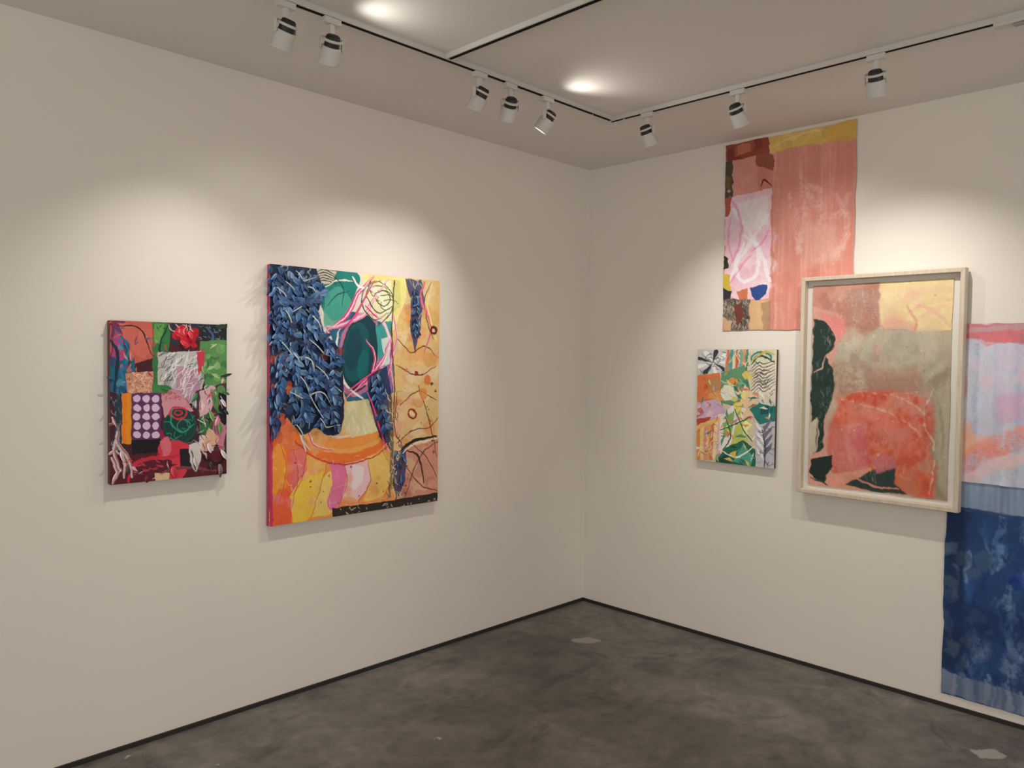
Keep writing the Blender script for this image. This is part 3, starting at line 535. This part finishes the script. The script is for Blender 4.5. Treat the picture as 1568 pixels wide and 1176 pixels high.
a.soften(1)
DE=empty('framed_abstract_painting',(-.04,-1.835,1.464))
y0,y1,z0,z1=-1.46,-2.212,.913,2.014; fw=.020; fb=.017; fd=.064
v=[];f=[]
def ringv(y0,y1,z0,z1,x):
    i=len(v); v.extend([(x,y0,z1),(x,y1,z1),(x,y1,z0),(x,y0,z0)]); return i
rings=[ringv(y0-fw,y1+fw,z0+fw,z1-fw,-fb),ringv(y0,y1,z0,z1,-fb),ringv(y0,y1,z0,z1,-fd+.002),ringv(y0-.002,y1+.002,z0+.002,z1-.002,-fd),ringv(y0-fw+.002,y1+fw-.002,z0+fw-.002,z1-fw+.002,-fd),ringv(y0-fw,y1+fw,z0+fw,z1-fw,-fd+.002),ringv(y0-fw,y1+fw,z0+fw,z1-fw,-fb)]
for r0,r1 in zip(rings,rings[1:]):
    for k in range(4): k2=(k+1)%4; f.append((r0+k,r0+k2,r1+k2,r1+k))
put_child(mesh_obj('maple_frame',v,f,WOOD,DE),DE)
put_child(box('backing_board',(-.024,y1+.019,z0+.019),(-.018,y0-.019,z1-.019),MAT,DE),DE)
put_child(art_mesh('painted_sheet',D_,(-.027,-1.506,1.970),(0,-1,0),(-1,0,0),PAPER,DE,wave=.0015,edge=.002),DE)
mv=[];mf=[]
for (yy,zz,sy,sz) in ((y0,z1,-1,-1),(y1,z1,1,-1),(y1,z0,1,1),(y0,z0,-1,1)):
    i=len(mv); mv+=[(-fd-.0004,yy+sy*.002,zz+sz*.0026),(-fd-.0004,yy+sy*.0026,zz+sz*.002),(-fd-.0004,yy+sy*(fw-.002),zz+sz*(fw-.0026)),(-fd-.0004,yy+sy*(fw-.0026),zz+sz*(fw-.002))]; mf.append((i,i+1,i+2,i+3))
put_child(mesh_obj('mitre_joints',mv,mf,plain('joint_brown',(.25,.18,.12),.8),DE),DE)  # thin dark brown lines along the mitres

# ============================================================ pink painted sheet
E_=Art([(1113,222),(1313,185),(1305,506),(1105,507)],.716,1.03,420,(218,150,138),151,wob=2.4)
a=E_
a.poly([(1178,215),(1314,190),(1306,507),(1178,507)],(218,148,134),vert=True,tex=.1)
for x,w,c,al in ((1192,14,(222,158,146),.6),(1212,18,(212,138,126),.6),(1232,16,(226,166,154),.6),(1250,12,(210,132,120),.6),(1268,18,(222,154,140),.6),(1290,18,(212,134,120),.6),(1302,8,(204,116,106),.6)):
    a.line([(x,225),(x-2,300),(x+2,400),(x-3,503)],w,c,a=al,patchy=.6,soft=6,taper=0,vert=True)
for p,w in (([(1212,300),(1218,340),(1224,385)],12),([(1232,290),(1262,330),(1285,330),(1300,300)],11),([(1240,285),(1256,300),(1250,380)],9),([(1280,300),(1298,340),(1280,400),(1260,390)],9),([(1226,260),(1232,320),(1222,390)],8),([(1250,400),(1278,390),(1298,360)],9)):
    a.line(p,w,(232,190,178),a=.6,patchy=.6,soft=5,taper=.3)
a.poly([(1228,340),(1280,345),(1290,400),(1240,410)],(228,180,164),a=.5,soft=14)
for x in range(1186,1304,6): a.line([(x+random.uniform(-2,2),232),(x,360),(x+random.uniform(-3,3),500)],random.uniform(1,2.4),random.choice([(228,172,160),(206,126,116),(230,182,168)]),a=.3,patchy=.8,soft=3,taper=0,vert=True)
a.blobs(1186,420,1300,500,10,16,[(208,126,114),(226,162,150)],a=.4,soft=8)
a.poly([(1176,210),(1314,185),(1312,214),(1290,212),(1250,222),(1222,224),(1180,236)],(220,188,112),soft=2); a.blobs(1182,196,1308,222,14,12,[(226,202,132),(210,164,88),(220,190,102)],a=.7,soft=4); a.line([(1180,226),(1230,206),(1306,194)],3,(232,214,156),a=.7,soft=2)
a.poly([(1258,200),(1312,186),(1311,216),(1288,208),(1268,222)],(214,172,82),soft=3,a=.8)
a.poly([(1112,222),(1178,210),(1180,238),(1150,244),(1116,248)],(150,74,62)); a.blobs(1116,218,1174,240,8,12,[(168,90,72),(126,60,54),(180,120,88),(144,72,60)],a=.8,soft=2); a.poly([(1130,222),(1150,218),(1150,232),(1132,236)],(188,114,90))
a.poly([(1122,246),(1162,238),(1164,290),(1122,296)],(214,150,138)); a.poly([(1158,238),(1184,236),(1184,262),(1168,262),(1160,256)],(152,88,74),curve=True,soft=2); a.poly([(1160,256),(1184,262),(1184,292),(1162,290)],(206,134,122)); a.line([(1166,285),(1172,276),(1182,284)],3,(110,40,40))
a.poly([(1111,248),(1123,244),(1123,300),(1110,304)],(84,76,70)); a.blobs(1112,250,1122,300,6,6,[(190,180,160),(120,100,60),(200,110,90)],a=.8)
a.poly([(1110,303),(1182,287),(1181,372),(1178,458),(1110,460)],(238,200,212)); a.blobs(1114,310,1176,450,18,18,[(242,214,224),(234,180,202),(244,226,232),(232,188,206)],a=.55,soft=8)
a.poly([(1130,310),(1176,298),(1178,340),(1140,360)],(244,230,235),a=.8,soft=6)
for p,w in (([(1122,320),(1146,350),(1170,400),(1178,430)],7),([(1176,330),(1150,370),(1120,420),(1114,445)],7),([(1140,360),(1160,380),(1158,420),(1136,430),(1128,400),(1140,372)],6)): a.line(p,w,(244,236,240),a=.85,soft=2,taper=.2)
for p,w in (([(1118,300),(1136,340),(1130,380),(1116,410)],4),([(1112,440),(1134,410),(1150,390)],3.5),([(1120,330),(1116,370),(1124,400)],3.5),([(1150,385),(1168,370),(1178,350)],3.5)): a.line(p,w,(222,120,170),a=.55,soft=2.5)
a.poly([(1110,303),(1122,300),(1116,330),(1110,332)],(180,90,72)); a.poly([(1108,390),(1116,395),(1115,410),(1108,412)],(40,60,40)); a.poly([(1106,418),(1118,420),(1118,446),(1106,448)],(206,180,70)); a.poly([(1106,440),(1120,446),(1118,460),(1106,458)],(50,50,60))
a.poly([(1150,440),(1172,436),(1174,450),(1160,460),(1152,454)],(46,76,140),curve=True); a.poly([(1128,446),(1146,442),(1144,458),(1130,458)],(206,120,84))
a.poly([(1106,458),(1148,458),(1146,507),(1106,507)],(110,100,90)); a.scr(1108,460,1146,505,60,14,1.6,(170,160,140),1.2,.8); a.scr(1108,460,1146,505,30,14,2,(60,56,52),1.2,.8); a.poly([(1122,470),(1134,462),(1140,484),(1128,500)],(116,60,54)); a.poly([(1106,486),(1120,492),(1118,507),(1106,507)],(206,166,130))
a.poly([(1148,460),(1177,460),(1174,507),(1148,507)],(212,178,132)); a.poly([(1166,464),(1180,462),(1180,507),(1168,507)],(150,114,96),a=.6,soft=3)
a.rect(1181,300,1185,507,(198,128,114),a=.6,soft=2)
art_mesh('pink_painted_sheet',E_,(-.003,-.981,2.782),(0,-1,0),(-1,0,0),PAPER,None,wave=.006,edge=.003,seed=31)

# ============================================================ striped painted sheet  (traced in its own cm grid: 72 x 71)
F_=Art([(0,0),(72,0),(72,71),(0,71)],.72,.71,330,(200,206,222),181,wob=2)
a=F_
for i in range(18):
    x=i*4+1; a.line([(x,10),(x+.3,40),(x-.2,71)],2.2,[(170,186,216),(226,226,232),(150,172,208),(214,200,216)][i%4],a=.75,patchy=.6,soft=3,taper=0,vert=True)
a.blobs(6,12,70,46,16,7,[(226,206,222),(232,190,206),(214,196,220)],a=.5,soft=8)
a.poly([(0,0),(72,0),(72,5),(40,10),(16,8),(0,6)],(206,126,136),soft=3); a.line([(0,9),(20,5),(45,5.5),(72,9)],7,(226,120,126),taper=0,a=.9,soft=3,patchy=.8); a.line([(0,4),(24,2),(60,2)],2.5,(196,160,170),taper=0,a=.8,soft=2)
a.line([(2,14),(3,30),(2,44)],5,(226,146,136),a=.6,soft=4); a.line([(0,48),(14,54),(24,62)],7,(238,184,160),a=.6,soft=4)
a.line([(0,68),(12,58),(30,48),(52,42),(72,40)],9,(230,134,118),a=.85,soft=3,taper=0,patchy=.8); a.line([(0,62),(14,52),(34,43),(72,34)],4,(236,160,150),a=.7,soft=3,taper=0,patchy=.6)
a.poly([(0,40),(8,44),(10,56),(0,64)],(236,170,124),a=.6,soft=6); a.poly([(16,32),(28,30),(30,42),(18,44)],(214,130,186),a=.35,soft=8)
a.line([(6,71),(18,62),(40,54),(72,50)],5,(232,200,206),a=.8,soft=4,taper=0)
art_mesh('striped_painted_sheet',F_,(-.0115,-2.165,1.762),(0,-1,0),(-1,0,0),PAPER,None,wave=.0025,edge=.0035,seed=61)

# ============================================================ blue painted sheet (traced in its own cm grid: 74 x 104)
G_=Art([(0,0),(74,0),(74,104),(0,104)],.74,1.04,330,(42,72,122),211,wob=3)
a=G_
for i in range(200):
    x=random.uniform(0,74);y=random.uniform(16,92);l=random.uniform(5,16)
    a.line([(x,y),(x+random.uniform(-2,2),y+l/2),(x+random.uniform(-3,3),y+l)],random.uniform(1.0,3.5),random.choice([(30,54,104),(60,100,158),(38,76,134),(96,134,178),(22,38,76),(46,88,156),(120,152,188)]),a=.65,patchy=1.1,soft=2.5,taper=.3)
a.blobs(20,18,74,46,26,6,[(64,116,180),(98,144,194),(52,100,170),(122,160,198)],a=.55,soft=7,patchy=1.2)
a.blobs(22,34,70,56,14,4,[(26,58,150),(20,48,130)],a=.7,soft=5)
a.blobs(12,70,74,90,22,6,[(104,128,164),(80,108,154),(122,140,174),(48,76,130)],a=.5,soft=7,patchy=1)
a.poly([(0,14),(10,14),(8,50),(12,92),(0,92)],(24,40,70),a=.6,soft=7); a.blobs(0,20,16,90,16,5,[(60,84,110),(24,36,60),(80,104,128)],a=.5,soft=4); a.poly([(0,56),(18,60),(74,60),(74,72),(0,76)],(28,52,104),a=.5,soft=12)
a.poly([(0,0),(74,0),(74,17),(40,18),(0,16)],(136,156,182),soft=2,vert=True,tex=.3); a.line([(0,17),(40,18.4),(74,17.4)],1,(56,80,120))
a.poly([(0,93),(30,95),(74,94),(74,104),(0,104)],(116,130,156),soft=3,vert=True,tex=.3)
for i in range(30): x=random.uniform(0,74); a.line([(x,93),(x+.5,98),(x,104)],1.4,random.choice([(138,150,172),(84,104,138),(70,96,140)]),a=.5,soft=2)
art_mesh('blue_painted_sheet',G_,(-.003,-2.150,1.10),(0,-1,0),(-1,0,0),PAPER,None,wave=.004,edge=.004,seed=91)

# ============================================================ lighting tracks
TH=.020
def track(name,p0,p1):
    p0=Vector(p0);p1=Vector(p1); d=(p1-p0).normalized(); s=Vector((-d.y,d.x,0)); w=.0155;t=.004;h=TH
    prof=[(-w,0),(w,0),(w,-h),(w-t*1.6,-h),(w-t*1.6,-t),(-w+t*1.6,-t),(-w+t*1.6,-h),(-w,-h)]
    v=[];
    for P in (p0,p1):
        for a_,b_ in prof: v.append(P+s*a_+Vector((0,0,b_)))
    f=[];mi=[]
    for i in range(8):
        j=(i+1)%8; f.append((i,j,8+j,8+i)); mi.append(1 if i in (3,4,5) else 0)
    f+= [(0,7,6,5,4,3,2,1)[::-1],(8,9,10,11,12,13,14,15)]; mi+=[0,0]
    for sg in (-1,1):
        i=len(v)
        for P in (p0,p1):
            for a_,b_ in ((sg*.004,-.004),(sg*.0065,-.004),(sg*.0065,-.017),(sg*.004,-.017)): v.append(P+s*a_+Vector((0,0,b_)))
        f+=[(i,i+1,i+5,i+4),(i+1,i+2,i+6,i+5),(i+2,i+3,i+7,i+6),(i+3,i,i+4,i+7)]; mi+=[1]*4
    return mesh_obj(name,v,f,[WHITE,BLACK],None,False,mi)
TY=-.79;TX=-.785
track('lighting_track',(-6.2,TY,H),(TX-.016,TY,H)); track('lighting_track',(TX,TY+.016,H),(TX,-6.2,H)); track('lighting_track',(-1.885,TY-.016,H),(-1.885,-6.2,H))
fe=empty('track_power_feed',(TX,-2.56,H-.035)); put_child(box('feed_housing',(TX-.02,-2.68,H-.036),(TX+.02,-2.47,H-.0205),WHITE,fe,.003),fe); put_child(box('feed_cover',(TX-.014,-2.62,H-.042),(TX+.014,-2.53,H-.0355),GREY,fe,.002),fe)
cu=bpy.data.curves.new('track_cable','CURVE'); cu.dimensions='3D'; cu.bevel_depth=.0035; sp=cu.splines.new('BEZIER')
pts=[(-.95,TY,H-.022),(-.90,TY+.015,H-.045),(-.84,TY-.01,H-.055),(TX-.01,TY-.05,H-.045),(TX,TY-.07,H-.020)]
sp.bezier_points.add(len(pts)-1)
for b_,p in zip(sp.bezier_points,pts): b_.co=p; b_.handle_left_type=b_.handle_right_type='AUTO'
cu.materials.append(WHITE); link(bpy.data.objects.new('track_cable',cu))

def lathe(prof,n=28):
    v=[];f=[]
    for r,z in prof:
        for i in range(n): t=2*math.pi*i/n; v.append(Vector((r*math.cos(t),r*math.sin(t),z)))
    for k in range(len(prof)-1):
        for i in range(n): j=(i+1)%n; f.append((k*n+i,k*n+j,(k+1)*n+j,(k+1)*n+i))
    return v,f
def spotlight(x,y,target,power,angle,lit,along,up=0,blend=1.0,upt=None,aim=None):
    e=empty('track_spotlight',(x,y,H-.03))
    ax=Vector(along)
    def bx(nm,c,hs,mat,bev=.002):
        o=box(nm,(c[0]-hs[0],c[1]-hs[1],c[2]-hs[2]),(c[0]+hs[0],c[1]+hs[1],c[2]+hs[2]),mat,e,bev); put_child(o,e)
    hx=.034 if abs(ax.x)>.5 else .014; hy=.014 if abs(ax.x)>.5 else .034
    bx('track_adapter',(x,y,H-TH-.0115),(hx,hy,.011),WHITE)
    bx('stem',(x,y,H-.066),(.009,.009,.024),WHITE)
    piv=Vector((x,y,H-.125)); d=(Vector(target)-piv).normalized()
    sx=d.cross(Vector((0,0,1))).normalized(); sy=d.cross(sx).normalized(); q=Matrix((sx,sy,d)).transposed()
    R=.036
    def add(nm,prof,mat,n=28):
        v,f=lathe(prof,n); v=[piv+q@p for p in v]; o=mesh_obj(nm,v,f,mat,e,True); put_child(o,e)
        return o
    add('rear_cap',[(0,-.046),(.018,-.046),(.024,-.042),(.027,-.024),(.027,-.006)],BLACK)
    add('rear_ring',[(.0275,-.032),(R-.002,-.031),(R,-.029),(R,-.025),(R-.002,-.023),(.0275,-.022)],WHITE)
    add('barrel',[(.022,-.006),(R-.002,-.006),(R,-.004),(R,.048),(R+.002,.050),(R+.002,.054),(R-.003,.055),(R-.004,.050),(R-.005,.030),(.012,.006)],WHITE)
    add('lamp_face',[(0,.020),(.020,.020),(.026,.026)],LAMPF if lit else LAMPD)
    v=[];f=[]
    top=Vector((x,y,H-.088)); hs=Vector((0,0,1)).cross(sx).normalized()
    def slab(p,qv,wd,th,tdir,wdir):
        i=len(v)
        for P in (p,qv):
            for a_,b_ in ((-1,-1),(1,-1),(1,1),(-1,1)): v.append(P+tdir*(a_*th/2)+wdir*(b_*wd/2))
        f.extend([(i,i+1,i+5,i+4),(i+1,i+2,i+6,i+5),(i+2,i+3,i+7,i+6),(i+3,i,i+4,i+7),(i,i+3,i+2,i+1),(i+4,i+5,i+6,i+7)])
    o_=R+.004
    slab(top-sx*o_,top+sx*o_,.014,.003,Vector((0,0,1)),hs)
    for sg in (-1,1): slab(top+sx*sg*o_,piv+sx*sg*o_-Vector((0,0,.006)),.014,.003,sx,hs)
    put_child(mesh_obj('yoke',v,f,WHITE,e),e)
    if power:
        L=bpy.data.lights.new('lamp','SPOT'); L.energy=power; L.color=(1,.955,.87); L.spot_size=math.radians(angle); L.spot_blend=blend; L.shadow_soft_size=.02
        lo=bpy.data.objects.new('lamp',L); lo.matrix_world=Matrix.Translation(piv+d*.058)@d.to_track_quat('-Z','Y').to_matrix().to_4x4(); link(lo,None); lo.parent=e; put_child(lo,e)
    if up:
        L=bpy.data.lights.new('rear_spill','SPOT'); L.energy=up; L.color=(1,.96,.9); L.spot_size=math.radians(120); L.spot_blend=1; L.shadow_soft_size=.04
        p=piv-d*.056+Vector((0,0,-.03)); dd=(Vector(upt)-p).normalized(); p=p+dd*.05
        lo=bpy.data.objects.new('rear_spill',L); lo.matrix_world=Matrix.Translation(p)@dd.to_track_quat('-Z','Y').to_matrix().to_4x4(); link(lo,None); lo.parent=e; put_child(lo,e)
LX=(1,0,0);LY=(0,1,0)
spotlight(-2.60,TY,(-2.72,0,1.30),28,76,False,LX)
spotlight(-2.42,TY,(-2.25,0,1.45),7,100,False,LX,up=2.6,upt=(-2.12,-1.12,H-.03))
spotlight(-1.70,TY,(-1.90,0,1.40),15,80,True,LX)
spotlight(-1.52,TY,(-1.20,-.1,1.70),0,60,False,LX)
spotlight(-1.28,TY,(-1.72,0,1.35),32,80,True,LX,up=2.6,upt=(-1.20,-1.12,H-.03))
spotlight(TX,-1.00,(0,-1.12,1.25),29,76,True,LY)
spotlight(TX,-1.48,(0,-1.60,1.55),18,100,False,LY)
spotlight(TX,-2.07,(0,-1.95,1.25),36,92,False,LY)

# ============================================================ ambient light of the rest of the gallery
w=bpy.data.worlds.new('gallery_ambient'); scn.world=w; w.use_nodes=True
bg=w.node_tree.nodes['Background']; bg.inputs['Color'].default_value=(1,.935,.86,1); bg.inputs['Strength'].default_value=1.32

# ============================================================ camera
f_=1199.; rho=.0137; th=39/1199.; yaw=math.radians(44.8)
C=Vector((-3.96,-3.25,1.580))
F=Vector((math.cos(yaw),math.sin(yaw),0)); R=Vector((math.sin(yaw),-math.cos(yaw),0)); Z=Vector((0,0,1))
fwd=F*math.cos(th)-Z*math.sin(th); up=Z*math.cos(th)+F*math.sin(th)
r2=R*math.cos(rho)+up*math.sin(rho); u2=up*math.cos(rho)-R*math.sin(rho)
cam=bpy.data.cameras.new('camera'); co=bpy.data.objects.new('camera',cam); link(co)
co.matrix_world=Matrix.Translation(C)@Matrix((r2,u2,-fwd)).transposed().to_4x4()
cam.sensor_width=36; cam.lens=36*f_/1568
scn.camera=co
